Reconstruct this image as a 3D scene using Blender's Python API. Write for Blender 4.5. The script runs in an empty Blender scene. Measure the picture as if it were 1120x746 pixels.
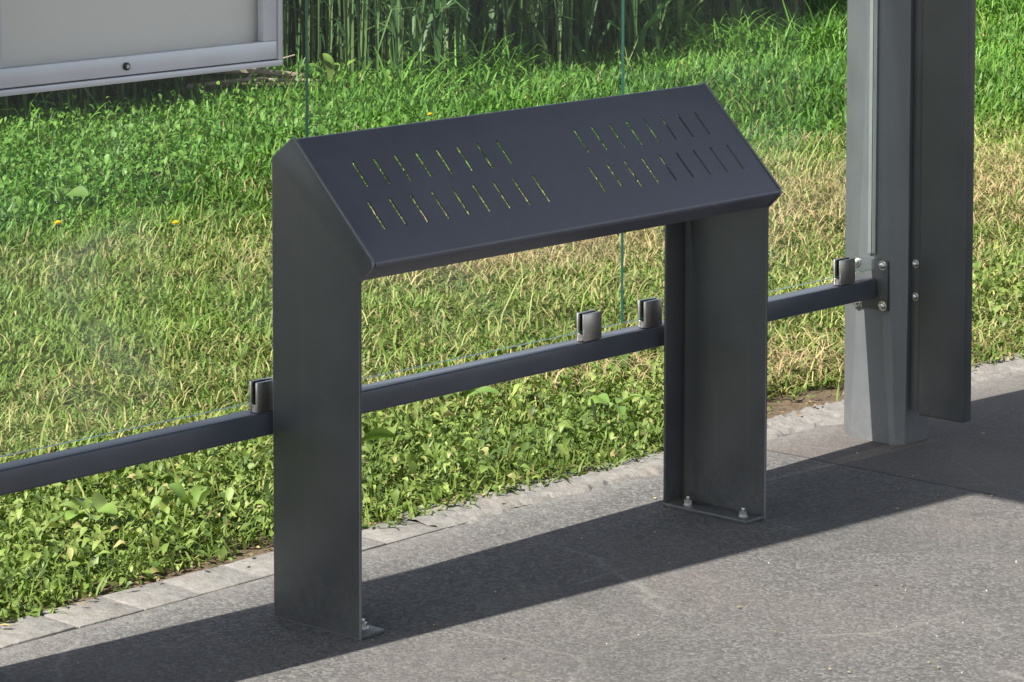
import bpy, bmesh, math, random
import numpy as np
from mathutils import Vector, Matrix

rng = np.random.default_rng(11)
random.seed(5)
sc = bpy.context.scene
COL = sc.collection
R = math.radians

# ------------------------------------------------------------------ helpers
def link(o, parent=None):
    COL.objects.link(o)
    if parent is not None:
        o.parent = parent
    return o

def tag(o, label=None, cat=None, group=None, kind=None):
    if label: o['label'] = label
    if cat: o['category'] = cat
    if group: o['group'] = group
    if kind: o['kind'] = kind
    return o

def empty(name, loc=(0, 0, 0)):
    o = bpy.data.objects.new(name, None)
    o.location = loc
    o.empty_display_size = .1
    return link(o)

def mesh_obj(name, bm, mats, parent=None, smooth=True, angle=35):
    me = bpy.data.meshes.new(name)
    bmesh.ops.recalc_face_normals(bm, faces=bm.faces[:])
    bm.to_mesh(me); bm.free()
    for m in (mats if isinstance(mats, (list, tuple)) else [mats]):
        me.materials.append(m)
    if smooth:
        for p in me.polygons: p.use_smooth = True
        me.set_sharp_from_angle(angle=R(angle))
    o = bpy.data.objects.new(name, me)
    return link(o, parent)

def box(bm, x0, x1, y0, y1, z0, z1, bev=0.0, seg=2, mat=0):
    vs = [bm.verts.new((x, y, z)) for x in (x0, x1) for y in (y0, y1) for z in (z0, z1)]
    F = [(0, 1, 3, 2), (4, 6, 7, 5), (0, 4, 5, 1), (2, 3, 7, 6), (0, 2, 6, 4), (1, 5, 7, 3)]
    fs = [bm.faces.new([vs[i] for i in f]) for f in F]
    for f in fs: f.material_index = mat
    if bev > 0:
        es = list({e for f in fs for e in f.edges})
        r = bmesh.ops.bevel(bm, geom=es, offset=bev, segments=seg, affect='EDGES', profile=.5)
        for f in r['faces']: f.material_index = mat
    return fs

def cyl(bm, c, axis, r, h, n=16, r2=None, mat=0, bev=0):
    """cylinder starting at c, going h along axis"""
    ax = Vector(axis).normalized()
    q = Vector((0, 0, 1)).rotation_difference(ax).to_matrix().to_4x4()
    M = Matrix.Translation(Vector(c) + ax * h / 2) @ q
    g = bmesh.ops.create_cone(bm, cap_ends=True, segments=n, radius1=r, radius2=r if r2 is None else r2, depth=h, matrix=M)
    fs = {f for v in g['verts'] for f in v.link_faces}
    for f in fs: f.material_index = mat
    if bev:
        es = [e for f in fs if len(f.verts) > 4 for e in f.edges]
        bmesh.ops.bevel(bm, geom=list(set(es)), offset=bev, segments=2, affect='EDGES', profile=.5)
    return g['verts']

def dome(bm, c, axis, r, h, n=16, rings=4):
    ax = Vector(axis).normalized()
    q = Vector((0, 0, 1)).rotation_difference(ax).to_matrix()
    prev = None
    for k in range(rings + 1):
        a = (math.pi / 2) * k / rings
        rr, zz = r * math.cos(a), h * math.sin(a)
        if k == rings:
            top = bm.verts.new(Vector(c) + q @ Vector((0, 0, h)))
            for i in range(n): bm.faces.new((prev[i], prev[(i + 1) % n], top))
        else:
            ring = [bm.verts.new(Vector(c) + q @ Vector((rr * math.cos(t * 2 * math.pi / n), rr * math.sin(t * 2 * math.pi / n), zz))) for t in range(n)]
            if prev:
                for i in range(n): bm.faces.new((prev[i], prev[(i + 1) % n], ring[(i + 1) % n], ring[i]))
            prev = ring

def prism_x(bm, poly, x0, x1, bev=0, emat=0):
    """polygon in (y,z), extruded along x"""
    a = [bm.verts.new((x0, y, z)) for y, z in poly]
    b = [bm.verts.new((x1, y, z)) for y, z in poly]
    fs = [bm.faces.new(a), bm.faces.new(b[::-1])]
    n = len(poly)
    for i in range(n):
        fs.append(bm.faces.new((a[i], a[(i + 1) % n], b[(i + 1) % n], b[i])))
    if bev:
        es = list({e for f in fs[:2] for e in f.edges})
        r = bmesh.ops.bevel(bm, geom=es, offset=bev, segments=2, affect='EDGES', profile=.5)
        for f in r['faces']: f.material_index = emat

def tube(bm, pts, radii, n=8):
    prev = None
    for k, p in enumerate(pts):
        p = Vector(p)
        d = (Vector(pts[min(k + 1, len(pts) - 1)]) - Vector(pts[max(k - 1, 0)])).normalized()
        q = Vector((0, 0, 1)).rotation_difference(d).to_matrix()
        ring = [bm.verts.new(p + q @ Vector((radii[k] * math.cos(t * 2 * math.pi / n), radii[k] * math.sin(t * 2 * math.pi / n), 0))) for t in range(n)]
        if prev:
            for i in range(n): bm.faces.new((prev[i], prev[(i + 1) % n], ring[(i + 1) % n], ring[i]))
        else:
            bm.faces.new(ring[::-1])
        prev = ring
    bm.faces.new(prev)

# ------------------------------------------------------------------ materials
class NT:
    def __init__(s, name):
        s.m = bpy.data.materials.new(name); s.m.use_nodes = True
        s.t = s.m.node_tree; s.t.nodes.clear()
        s.out = s.n('ShaderNodeOutputMaterial')
    def n(s, typ, **kw):
        nd = s.t.nodes.new(typ)
        for k, v in kw.items():
            if k.startswith('i_'):
                nd.inputs[k[2:].replace('_', ' ')].default_value = v
            else: setattr(nd, k, v)
        return nd
    def l(s, a, b): s.t.links.new(a, b)
    def coord(s):
        if not hasattr(s, '_c'): s._c = s.n('ShaderNodeTexCoord').outputs['Object']
        return s._c
    def noise(s, scale, detail=4, rough=.55, vec=None, dist=0):
        nd = s.n('ShaderNodeTexNoise'); nd.inputs['Scale'].default_value = scale
        nd.inputs['Detail'].default_value = detail; nd.inputs['Roughness'].default_value = rough
        nd.inputs['Distortion'].default_value = dist
        s.l(vec or s.coord(), nd.inputs['Vector']); return nd.outputs['Fac']
    def ramp(s, fac, stops):
        nd = s.n('ShaderNodeValToRGB'); e = nd.color_ramp.elements
        while len(e) < len(stops): e.new(.5)
        for el, (p, c) in zip(e, stops):
            el.position = p
            el.color = (*c, 1) if isinstance(c, tuple) else (c, c, c, 1)
        s.l(fac, nd.inputs['Fac']); return nd.outputs['Color']
    def mix(s, fac, a, b, mode='MIX'):
        nd = s.n('ShaderNodeMix', data_type='RGBA', blend_type=mode)
        for sock, v in ((nd.inputs[0], fac), (nd.inputs[6], a), (nd.inputs[7], b)):
            if isinstance(v, (int, float)): sock.default_value = v
            elif isinstance(v, tuple): sock.default_value = (*v, 1)
            else: s.l(v, sock)
        return nd.outputs[2]
    def math(s, op, a, b=0.0, clamp=False):
        nd = s.n('ShaderNodeMath', operation=op, use_clamp=clamp)
        for k, v in enumerate((a, b)):
            if isinstance(v, (int, float)): nd.inputs[k].default_value = v
            else: s.l(v, nd.inputs[k])
        return nd.outputs[0]
    def bump(s, h, strength=.3, dist=.002):
        nd = s.n('ShaderNodeBump'); nd.inputs['Strength'].default_value = strength
        nd.inputs['Distance'].default_value = dist
        s.l(h, nd.inputs['Height']); return nd.outputs['Normal']
    def bsdf(s, color=None, rough=.5, metal=0, spec=.5, normal=None):
        b = s.n('ShaderNodeBsdfPrincipled')
        if isinstance(color, tuple): b.inputs['Base Color'].default_value = (*color, 1)
        elif color is not None: s.l(color, b.inputs['Base Color'])
        for nm, v in (('Roughness', rough), ('Metallic', metal), ('Specular IOR Level', spec)):
            if isinstance(v, (int, float)): b.inputs[nm].default_value = v
            else: s.l(v, b.inputs[nm])
        if normal: s.l(normal, b.inputs['Normal'])
        return b
    def done(s, sh):
        s.l(sh.outputs[0] if hasattr(sh, 'outputs') else sh, s.out.inputs['Surface']); return s.m

def mat_paint(name, base, rough=.42, metal=.0, spec=.5, dust=.5, splash=0):
    t = NT(name)
    n1 = t.noise(7, 5, .6)
    col = t.mix(t.ramp(n1, [(.35, 0.0), (.75, 1.0)]), base, tuple(c * 1.18 + .003 for c in base))
    # thin road dust that collects in blotches and streaks
    sp = t.noise(900, 2, .5)
    n2 = t.noise(2.3, 6, .7)
    d = t.math('MULTIPLY', t.ramp(n2, [(.5, 0.0), (.8, 1.0)]), .10 * dust)
    col = t.mix(d, col, (.26, .25, .23))
    specks = t.math('MULTIPLY', t.ramp(t.noise(260, 1, .5), [(.74, 0.0), (.80, 1.0)]), .10 * dust)
    col = t.mix(specks, col, (.34, .32, .28))
    if splash:          # dried mud splash and dust above the paving
        sx = t.n('ShaderNodeSeparateXYZ'); t.l(t.coord(), sx.inputs[0])
        hz = t.math('SUBTRACT', .16, t.math('SUBTRACT', sx.outputs[2], t.math('MULTIPLY', t.math('SUBTRACT', t.noise(14, 4, .65), .5), .22)))
        k = t.math('MULTIPLY', t.math('MULTIPLY', hz, 5.0, True), t.ramp(t.noise(90, 4, .7), [(.38, .1), (.62, 1.0)]))
        col = t.mix(t.math('MULTIPLY', k, splash), col, (.19, .175, .15))
    # faint vertical run marks from rain
    mp = t.n('ShaderNodeMapping'); mp.inputs['Scale'].default_value = (1, 1, .045); t.l(t.coord(), mp.inputs['Vector'])
    run = t.ramp(t.noise(55, 3, .6, mp.outputs[0]), [(.55, 0.0), (.78, 1.0)])
    col = t.mix(t.math('MULTIPLY', run, .055 * dust), col, (.28, .27, .25))
    rg = t.ramp(n1, [(.3, rough - .05), (.8, rough + .09)])
    nm = t.bump(sp, .06, .0006)
    return t.done(t.bsdf(col, rg, metal, spec, nm))

M_paint = mat_paint('anthracite_powder_coat', (.045, .048, .050), .38, 0, .5, .8, .26)
M_edge = mat_paint('edge_highlight_coat', (.13, .135, .14), .36)  # lighter colour on the leg plate bevels, a painted edge highlight
M_seat = mat_paint('anthracite_seat_coat', (.054, .057, .073), .36, 0, .6, .9)
M_post = mat_paint('iron_grey_metallic_coat', (.076, .082, .088), .52, .2, .7, .9, .3)
M_rail = mat_paint('rail_powder_coat', (.050, .056, .070), .34, 0, .6, .9)
M_roof = mat_paint('roof_coat', (.06, .065, .07), .5)

def mat_steel(name, base=(.56, .53, .50), rough=.34):
    t = NT(name)
    v = t.n('ShaderNodeMapping'); v.inputs['Scale'].default_value = (30, 400, 400)
    t.l(t.coord(), v.inputs['Vector'])
    n = t.noise(3, 3, .6, v.outputs[0])
    r = t.ramp(n, [(.3, rough - .08), (.75, rough + .1)])
    return t.done(t.bsdf(base, r, 1.0, .5, t.bump(n, .08, .0005)))
M_steel = mat_steel('brushed_steel')
M_bolt = mat_steel('bolt_steel', (.50, .49, .47), .34)
M_alu = mat_paint('anodised_aluminium', (.50, .51, .535), .38, .25, .5, .3)
M_chan = mat_paint('channel_coat', (.17, .18, .185), .4, .2, .5, .4)
M_black = mat_paint('black_plastic', (.012, .012, .014), .35, 0, .5, .2)
def mat_board():
    t = NT('notice_board_backing')
    c = t.mix(t.noise(2.5, 3, .5), (.72, .71, .67), (.80, .79, .75))
    return t.done(t.bsdf(c, .55, 0, .4))
M_board = mat_board()

def schlick(t, f0=.035):
    lw = t.n('ShaderNodeLayerWeight'); lw.inputs['Blend'].default_value = .5
    return t.math('ADD', t.math('MULTIPLY', t.math('POWER', lw.outputs['Facing'], 5.0), 1 - f0), f0)
def mat_glass():
    t = NT('pane_glass')
    tr = t.n('ShaderNodeBsdfTransparent'); tr.inputs['Color'].default_value = (.945, .972, .955, 1)
    gl = t.n('ShaderNodeBsdfGlossy'); gl.inputs['Roughness'].default_value = .02
    gl.inputs['Color'].default_value = (.9, .95, .95, 1)
    mx = t.n('ShaderNodeMixShader')
    t.l(schlick(t), mx.inputs[0]); t.l(tr.outputs[0], mx.inputs[1]); t.l(gl.outputs[0], mx.inputs[2])
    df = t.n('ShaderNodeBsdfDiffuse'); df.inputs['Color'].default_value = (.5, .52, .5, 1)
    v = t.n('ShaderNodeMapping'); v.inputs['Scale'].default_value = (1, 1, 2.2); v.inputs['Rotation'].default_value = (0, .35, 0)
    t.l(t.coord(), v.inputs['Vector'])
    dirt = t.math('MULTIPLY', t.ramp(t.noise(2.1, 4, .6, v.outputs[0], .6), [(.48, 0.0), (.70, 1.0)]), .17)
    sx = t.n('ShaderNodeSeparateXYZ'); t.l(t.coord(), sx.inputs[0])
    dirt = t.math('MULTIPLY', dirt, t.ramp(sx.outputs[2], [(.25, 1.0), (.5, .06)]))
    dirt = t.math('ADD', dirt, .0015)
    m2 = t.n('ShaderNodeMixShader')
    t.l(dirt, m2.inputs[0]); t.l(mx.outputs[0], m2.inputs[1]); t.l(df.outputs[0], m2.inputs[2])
    return t.done(m2)
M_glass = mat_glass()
t = NT('glass_cut_edge'); M_gedge = t.done(t.bsdf((.03, .115, .085), .2, 0, .5))
def mat_plexi():
    t = NT('case_acrylic')
    tr = t.n('ShaderNodeBsdfTransparent'); tr.inputs['Color'].default_value = (.95, .95, .945, 1)
    gl = t.n('ShaderNodeBsdfGlossy'); gl.inputs['Roughness'].default_value = .06
    mx = t.n('ShaderNodeMixShader')
    t.l(schlick(t), mx.inputs[0]); t.l(tr.outputs[0], mx.inputs[1]); t.l(gl.outputs[0], mx.inputs[2])
    return t.done(mx)
M_plexi = mat_plexi()

def mat_asphalt():
    t = NT('asphalt')
    c = t.coord()
    sx = t.n('ShaderNodeSeparateXYZ'); t.l(c, sx.inputs[0])
    vo = t.n('ShaderNodeTexVoronoi'); vo.inputs['Scale'].default_value = 185; t.l(c, vo.inputs['Vector'])
    stone = t.n('ShaderNodeSeparateColor'); t.l(vo.outputs['Color'], stone.inputs[0])
    n_f = t.noise(420, 3, .6)
    n_m = t.noise(48, 5, .65)
    n_l = t.noise(2.2, 6, .62)
    n_d = t.noise(5.5, 6, .7, None, .8)
    base = t.ramp(stone.outputs[0], [(0.0, (.050, .0482, .0462)), (.55, (.089, .0858, .0815)), (1.0, (.150, .1455, .138))])
    base = t.mix(t.ramp(n_m, [(.32, 0.0), (.7, 1.0)]), t.mix(.5, base, (.062, .0612, .060)), base)
    base = t.mix(t.math('MULTIPLY', t.ramp(n_l, [(.42, 0.0), (.68, 1.0)]), .42), base, (.118, .102, .095))
    # pale dusty scuffs
    base = t.mix(t.math('MULTIPLY', t.ramp(n_d, [(.58, 0.0), (.76, 1.0)]), .40), base, (.150, .146, .138))
    # dark worn film
    base = t.mix(t.math('MULTIPLY', t.ramp(t.noise(3.1, 5, .6), [(.56, 0.0), (.75, 1.0)]), .5), base, (.056, .0555, .055))
    # white and dark grit
    base = t.mix(t.ramp(t.noise(150, 1, .4), [(.77, 0.0), (.80, 1.0)]), base, (.30, .29, .27))
    base = t.mix(t.ramp(t.noise(130, 1, .4), [(.235, 1.0), (.26, 0.0)]), base, (.05, .047, .045))
    # long pale scrape marks and small dark spots of old gum
    mp = t.n('ShaderNodeMapping'); mp.inputs['Scale'].default_value = (.9, 9, 1); mp.inputs['Rotation'].default_value = (0, 0, .35); t.l(c, mp.inputs['Vector'])
    base = t.mix(t.math('MULTIPLY', t.ramp(t.noise(2.6, 5, .6, mp.outputs[0]), [(.64, 0.0), (.72, 1.0)]), .38), base, (.185, .175, .163))
    base = t.mix(t.math('MULTIPLY', t.ramp(t.noise(16, 1, .3), [(.73, 0.0), (.75, 1.0)]), .55), base, (.055, .053, .051))
    # hairline cracks packed with pale dust, broken up along their run
    vc = t.n('ShaderNodeTexVoronoi'); vc.feature = 'DISTANCE_TO_EDGE'; vc.inputs['Scale'].default_value = 1.15
    wv_ = t.n('ShaderNodeTexNoise'); wv_.inputs['Scale'].default_value = 5; wv_.inputs['Detail'].default_value = 5; t.l(c, wv_.inputs['Vector'])
    ad = t.n('ShaderNodeMix', data_type='VECTOR'); ad.inputs[0].default_value = .10; t.l(c, ad.inputs[4]); t.l(wv_.outputs['Color'], ad.inputs[5])
    t.l(ad.outputs[1], vc.inputs['Vector'])
    ck = t.math('MULTIPLY', t.ramp(vc.outputs['Distance'], [(.0016, 1.0), (.0048, 0.0)]), t.ramp(t.noise(2.2, 3, .5), [(.50, 0.0), (.58, 1.0)]))
    base = t.mix(t.math('MULTIPLY', ck, .40), base, (.20, .19, .175))
    # damp-looking stains
    base = t.mix(t.math('MULTIPLY', t.ramp(t.noise(1.3, 4, .55, None, .6), [(.54, 0.0), (.64, 1.0)]), .28), base, (.050, .050, .050))
    # newer dark infill slab beyond a saw-cut seam at x = 1.49
    wob = t.math('MULTIPLY', t.math('SUBTRACT', t.noise(9, 3, .6), .5), .016)
    xx = t.math('ADD', sx.outputs[0], wob)
    slab = t.math('MULTIPLY', t.math('GREATER_THAN', xx, 1.49), t.math('GREATER_THAN', sx.outputs[1], -.21))
    base = t.mix(t.math('MULTIPLY', slab, .55), base, t.mix(n_l, (.074, .064, .058), (.104, .088, .078)))
    seam = t.math('LESS_THAN', t.math('ABSOLUTE', t.math('SUBTRACT', xx, 1.49)), .0045)
    seam = t.math('MULTIPLY', seam, t.math('GREATER_THAN', sx.outputs[1], -.21))
    base = t.mix(t.math('MULTIPLY', seam, .8), base, (.035, .032, .03))
    # cement smear next to the kerb stones
    edge = t.math('ADD', sx.outputs[1], t.math('MULTIPLY', t.math('SUBTRACT', t.noise(6, 5, .7), .5), .16))
    sm = t.math('MULTIPLY', t.ramp(edge, [(.30, 0.0), (.40, 1.0)]), .55)
    sm = t.math('MULTIPLY', sm, t.ramp(n_m, [(.35, .25), (.6, 1.0)]))
    base = t.mix(sm, base, (.185, .177, .165))
    h = t.math('ADD', t.math('MULTIPLY', n_f, .6), t.math('MULTIPLY', vo.outputs['Distance'], -.9))
    h = t.math('ADD', h, t.math('MULTIPLY', n_m, 1.1))
    h = t.math('SUBTRACT', h, t.math('MULTIPLY', seam, 2.5))
    return t.done(t.bsdf(base, .88, 0, .25, t.bump(h, .46, .003)))
M_asph = mat_asphalt()

t = NT('road_asphalt')
M_road = t.done(t.bsdf(t.ramp(t.noise(160, 4, .6), [(.35, (.035, .035, .035)), (.7, (.075, .074, .072))]), .85, 0, .3, t.bump(t.noise(240, 3, .6), .5, .003)))
def mat_stone():
    t = NT('kerb_stone')
    c = t.ramp(t.noise(30, 6, .7), [(.3, (.125, .119, .109)), (.6, (.182, .174, .161)), (.8, (.265, .256, .238))])
    c = t.mix(t.math('MULTIPLY', t.ramp(t.noise(6, 5, .7), [(.5, 0.0), (.72, 1.0)]), .6), c, (.17, .148, .124))
    c = t.mix(t.ramp(t.noise(120, 2, .5), [(.66, 0.0), (.74, 1.0)]), c, (.20, .185, .17))
    h = t.math('ADD', t.noise(60, 5, .7), t.math('MULTIPLY', t.noise(14, 3, .5), 1.5))
    return t.done(t.bsdf(c, .9, 0, .2, t.bump(h, .8, .006)))
M_stone = mat_stone()
def mat_soil():
    t = NT('soil')
    c = t.ramp(t.noise(26, 7, .7), [(.3, (.075, .055, .036)), (.55, (.125, .094, .062)), (.78, (.20, .16, .11))])
    sx = t.n('ShaderNodeSeparateXYZ'); t.l(t.coord(), sx.inputs[0])
    yy = t.math('ADD', sx.outputs[1], t.math('MULTIPLY', t.math('SUBTRACT', t.noise(7, 4, .6), .5), .2))
    c = t.mix(t.math('MULTIPLY', t.ramp(yy, [(.62, 0.0), (.74, 1.0)]), t.math('LESS_THAN', sx.outputs[1], 5.3)), c, t.ramp(t.noise(30, 5, .7), [(.3, (.030, .036, .012)), (.7, (.062, .068, .024))]))
    return t.done(t.bsdf(c, .95, 0, .1, t.bump(t.noise(60, 6, .7), .9, .012)))
M_soil = mat_soil()

def mat_leafy(name, trans=.30, rough=.45, spec=.35):
    t = NT(name)
    at = t.n('ShaderNodeAttribute'); at.attribute_name = 'tint'
    col = at.outputs['Color']
    b = t.bsdf(col, rough, 0, spec)
    tl = t.n('ShaderNodeBsdfTranslucent')
    hs = t.n('ShaderNodeHueSaturation'); hs.inputs['Saturation'].default_value = 1.12; hs.inputs['Value'].default_value = 1.25
    t.l(col, hs.inputs['Color']); t.l(hs.outputs[0], tl.inputs['Color'])
    mx = t.n('ShaderNodeMixShader'); mx.inputs[0].default_value = trans
    t.l(b.outputs[0], mx.inputs[1]); t.l(tl.outputs[0], mx.inputs[2])
    return t.done(mx)
M_grass = mat_leafy('grass_blades', .24, .5, .25)
M_weed = mat_leafy('weed_leaves', .22, .5, .28)
M_crop = mat_leafy('crop_leaves', .25, .5, .3)
t = NT('petal_yellow'); M_petal = t.done(t.bsdf((.70, .52, .015), .6, 0, .2))
t = NT('dead_wood'); M_wood = t.done(t.bsdf(t.ramp(t.noise(40, 5, .7), [(.3, (.16, .12, .085)), (.7, (.36, .30, .23))]), .9, 0, .1))
t = NT('grit_stone'); M_grit = t.done(t.bsdf(t.ramp(t.n('ShaderNodeObjectInfo').outputs['Random'], [(0.0, (.36, .35, .32)), (1.0, (.36, .35, .32))]), .9, 0, .2))

# ------------------------------------------------------------------ camera
W, H = 1120.0, 746.0
CP = np.array([-3.571, -3.606, 1.498]); YAW, PIT, ROLL = R(42.59337), R(-4.44513), R(0.06245)
F = 3517.065; PX, PY = 559.06, -48.364
fw = np.array([math.cos(YAW) * math.cos(PIT), math.sin(YAW) * math.cos(PIT), math.sin(PIT)])
rt = np.array([math.sin(YAW), -math.cos(YAW), 0.0]); up = np.cross(rt, fw)
cr, sr = math.cos(ROLL), math.sin(ROLL)
rt2, up2 = cr * rt + sr * up, -sr * rt + cr * up
cam = bpy.data.cameras.new('camera'); co = bpy.data.objects.new('camera', cam); COL.objects.link(co)
co.matrix_world = Matrix(((rt2[0], up2[0], -fw[0], CP[0]), (rt2[1], up2[1], -fw[1], CP[1]), (rt2[2], up2[2], -fw[2], CP[2]), (0, 0, 0, 1)))
cam.sensor_width = 36; cam.lens = F / W * 36
cam.shift_x = (W / 2 - PX) / W
cam.shift_y = -(H / 2 - PY) / W
cam.clip_start = .05; cam.clip_end = 600
sc.camera = co
def to_px(x, y, z=0.0):
    d = np.stack([np.asarray(x) - CP[0], np.asarray(y) - CP[1], np.asarray(z) + 0 * np.asarray(x) - CP[2]], -1)
    w = d @ fw
    return PX + F * (d @ rt2) / w, PY - F * (d @ up2) / w, w

# ------------------------------------------------------------------ light
az = math.atan2(.09, -1.0); el = R(45)
s = Vector((math.cos(az) * math.cos(el), math.sin(az) * math.cos(el), math.sin(el)))
sun = bpy.data.lights.new('sun', 'SUN'); so = link(bpy.data.objects.new('sun', sun))
sun.energy = 5.0; sun.angle = R(.53); sun.color = (1, .955, .88)
so.rotation_euler = s.to_track_quat('Z', 'Y').to_euler(); so.location = (-6, 1, 8)
wd = bpy.data.worlds.new('World'); sc.world = wd; wd.use_nodes = True
nt = wd.node_tree; sky = nt.nodes.new('ShaderNodeTexSky'); sky.sky_type = 'NISHITA'; sky.sun_disc = False
sky.sun_elevation = el; sky.sun_rotation = math.atan2(s.x, s.y); sky.altitude = 300
sky.air_density = 1.0; sky.dust_density = 1.2; sky.ozone_density = 1.0
bg = nt.nodes['Background']; hsv = nt.nodes.new('ShaderNodeHueSaturation'); hsv.inputs['Saturation'].default_value = .48; nt.links.new(sky.outputs[0], hsv.inputs['Color']); nt.links.new(hsv.outputs[0], bg.inputs[0]); bg.inputs[1].default_value = .094
sc.view_settings.view_transform = 'Standard'; sc.view_settings.look = 'None'
sc.view_settings.exposure = 1.42; sc.view_settings.gamma = 1; sc.view_settings.use_curve_mapping = False

# ------------------------------------------------------------------ ground, pavement, kerb
def gh(x, y):
    """height of the lawn soil"""
    x = np.asarray(x, float); y = np.asarray(y, float)
    b = np.clip((y - .5) / .5, 0, 1)
    return b * (.012 * np.sin(x * 2.3 + y * 1.7) + .010 * np.sin(x * 5.1 - y * 3.3 + 1) + .006 * np.sin(x * 11 + y * 9)) - .004
bm = bmesh.new()
xs = np.concatenate([[-300, -60, -15], np.arange(-6, 16, .16), [30, 90, 300]])
ys = np.concatenate([[.497], np.arange(.52, 12, .16), [20, 60, 300]])
gv = [[bm.verts.new((x, y, float(gh(x, y)) if (-6 <= x <= 16 and y < 12) else -.004)) for y in ys] for x in xs]
for i in range(len(xs) - 1):
    for j in range(len(ys) - 1):
        bm.faces.new((gv[i][j], gv[i + 1][j], gv[i + 1][j + 1], gv[i][j + 1]))
tag(mesh_obj('lawn_soil', bm, M_soil), kind='structure')
bm = bmesh.new()
v = [bm.verts.new(p) for p in ((-300, -300, -.06), (300, -300, -.06), (300, 300, -.06), (-300, 300, -.06))]
bm.faces.new(v)
tag(mesh_obj('ground', bm, M_soil, smooth=False), kind='structure')
bm = bmesh.new()
v = [bm.verts.new(p) for p in ((-40, -2.598, 0), (40, -2.598, 0), (40, .395, 0), (-40, .395, 0))]
bm.faces.new(v)
tag(mesh_obj('pavement', bm, M_asph, smooth=False), kind='structure')
bm = bmesh.new()
box(bm, -40, 40, -2.75, -2.60, -.12, .004, .006)
tag(mesh_obj('road_kerb', bm, M_stone), kind='structure')
bm = bmesh.new()
bm.faces.new([bm.verts.new(p) for p in ((-300, -9.5, -.12 + .07), (300, -9.5, -.05), (300, -2.752, -.05), (-300, -2.752, -.05))])
tag(mesh_obj('road', bm, M_road, smooth=False), kind='structure')  # unseen road, added to darken what the glass panes reflect

bm = bmesh.new()
x = -6.0
box(bm, -40, .66, .3875, .499, -.05, .0016)
box(bm, .662, 40, .3855, .499, -.05, -.006)
while x < .56:
    ln = .135 + random.uniform(-.012, .03)
    dz = random.uniform(-.002, .004)
    y0 = .386 + random.uniform(-.002, .004); y1 = .498 + random.uniform(-.006, .004)
    n0 = len(bm.verts)
    box(bm, x, x + ln - .006 - random.uniform(0, .003), y0, y1, -.04, .0028 + dz * .4, .0016, 2)
    bm.verts.ensure_lookup_table()
    tl = random.uniform(-.012, .012)
    for vv in bm.verts[n0:]:
        vv.co.z += (vv.co.x - x - ln / 2) * tl
        vv.co.x += (vv.co.y - .44) * random.uniform(.02, .03)
    x += ln
# further along the stones are smeared over with rough broken cement
nx, ny = 900, 12
gx = np.linspace(x - .03, x + 7.5, nx)
hn = rng.normal(0, 1, (nx, ny + 1))
def wave(a, f, ph): return np.sin(a * f + ph)
grid = []
for i, xx_ in enumerate(gx):
    fr = .384 + .012 * wave(xx_, 9, 0) + .010 * wave(xx_, 23, 1) + .006 * wave(xx_, 61, 2) + rng.normal(0, .0030)
    row = []
    for j in range(ny + 1):
        f_ = j / ny
        yy_ = fr + (.507 - fr) * f_
        zz_ = .0045 + .004 * wave(xx_, 17, yy_ * 30) * wave(yy_, 55, xx_ * 9) + .0028 * hn[i, j] * .6
        if j == 0: zz_ = -.004
        row.append(bm.verts.new((xx_, yy_, zz_)))
    grid.append(row)
for i in range(nx - 1):
    for j in range(ny):
        bm.faces.new((grid[i][j], grid[i + 1][j], grid[i + 1][j + 1], grid[i][j + 1]))
tag(mesh_obj('kerb', bm, M_stone, angle=60), kind='structure')

# ------------------------------------------------------------------ leaning bench
L, D = 1.0447, .2026
ZB, YA, ZA, YT, ZT, ZE = .7648, .152, .800, -.034, .6126, .5838
bench = empty('leaning_bench', (L / 2, D / 2, 0))
OFF = Vector((L / 2, D / 2, 0))
tag(bench, 'dark grey metal leaning bench with two rows of slots in its sloping seat', 'bench')

def shift(o, off):
    o.data.transform(Matrix.Translation(-off)); return o

def arc(p0, p1, p2, r, n=5):
    a, b, c = Vector(p0), Vector(p1), Vector(p2)
    u, w = (a - b).normalized(), (c - b).normalized()
    ang = u.angle(w); d = r / math.tan(ang / 2)
    s0, s1 = b + u * d, b + w * d
    ctr = b + (u + w).normalized() * (r / math.sin(ang / 2))
    out = []
    for k in range(n + 1):
        f = k / n
        q = (s0 - ctr) * (1 - f) + (s1 - ctr) * f
        out.append(ctr + q.normalized() * r)
    return out
B, A, T, E_ = (D - .001, ZB), (YA, ZA), (YT, ZT), (.0005, ZE)
slope = Vector(T) - Vector(A)
prof = [Vector(B)] + arc(B, A, T, .007)
vcut = [.232, .436, .54, .757]
i_cut0 = len(prof)
prof += [Vector(A) + slope * vv for vv in vcut]
prof += arc(A, T, E_, .007) + [Vector(E_)]
sl_top = [.087 + .0495 * k for k in range(8)] + [.633 + .0476 * k for k in range(8)]
sl_bot = [.0655 + .0496 * k for k in range(9)] + [.608 + .0477 * k for k in range(9)]
SW = .0029
cuts = sorted([.0015, L - .0015] + [c + d for c in sl_top + sl_bot for d in (-SW, SW)])
bm = bmesh.new()
rows = [[bm.verts.new((x, p.x, p.y)) for p in prof] for x in cuts]
def in_slot(xm, lst): return any(abs(xm - c) < SW * .9 for c in lst)
for i in range(len(cuts) - 1):
    xm = (cuts[i] + cuts[i + 1]) / 2
    for j in range(len(prof) - 1):
        if j == i_cut0 and in_slot(xm, sl_top): continue
        if j == i_cut0 + 2 and in_slot(xm, sl_bot): continue
        bm.faces.new((rows[i][j], rows[i][j + 1], rows[i + 1][j + 1], rows[i + 1][j]))
bmesh.ops.recalc_face_normals(bm, faces=bm.faces[:])
bm.faces.ensure_lookup_table()
if bm.faces[len(bm.faces) // 2].normal.z < 0:
    bmesh.ops.reverse_faces(bm, faces=bm.faces[:])
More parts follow.
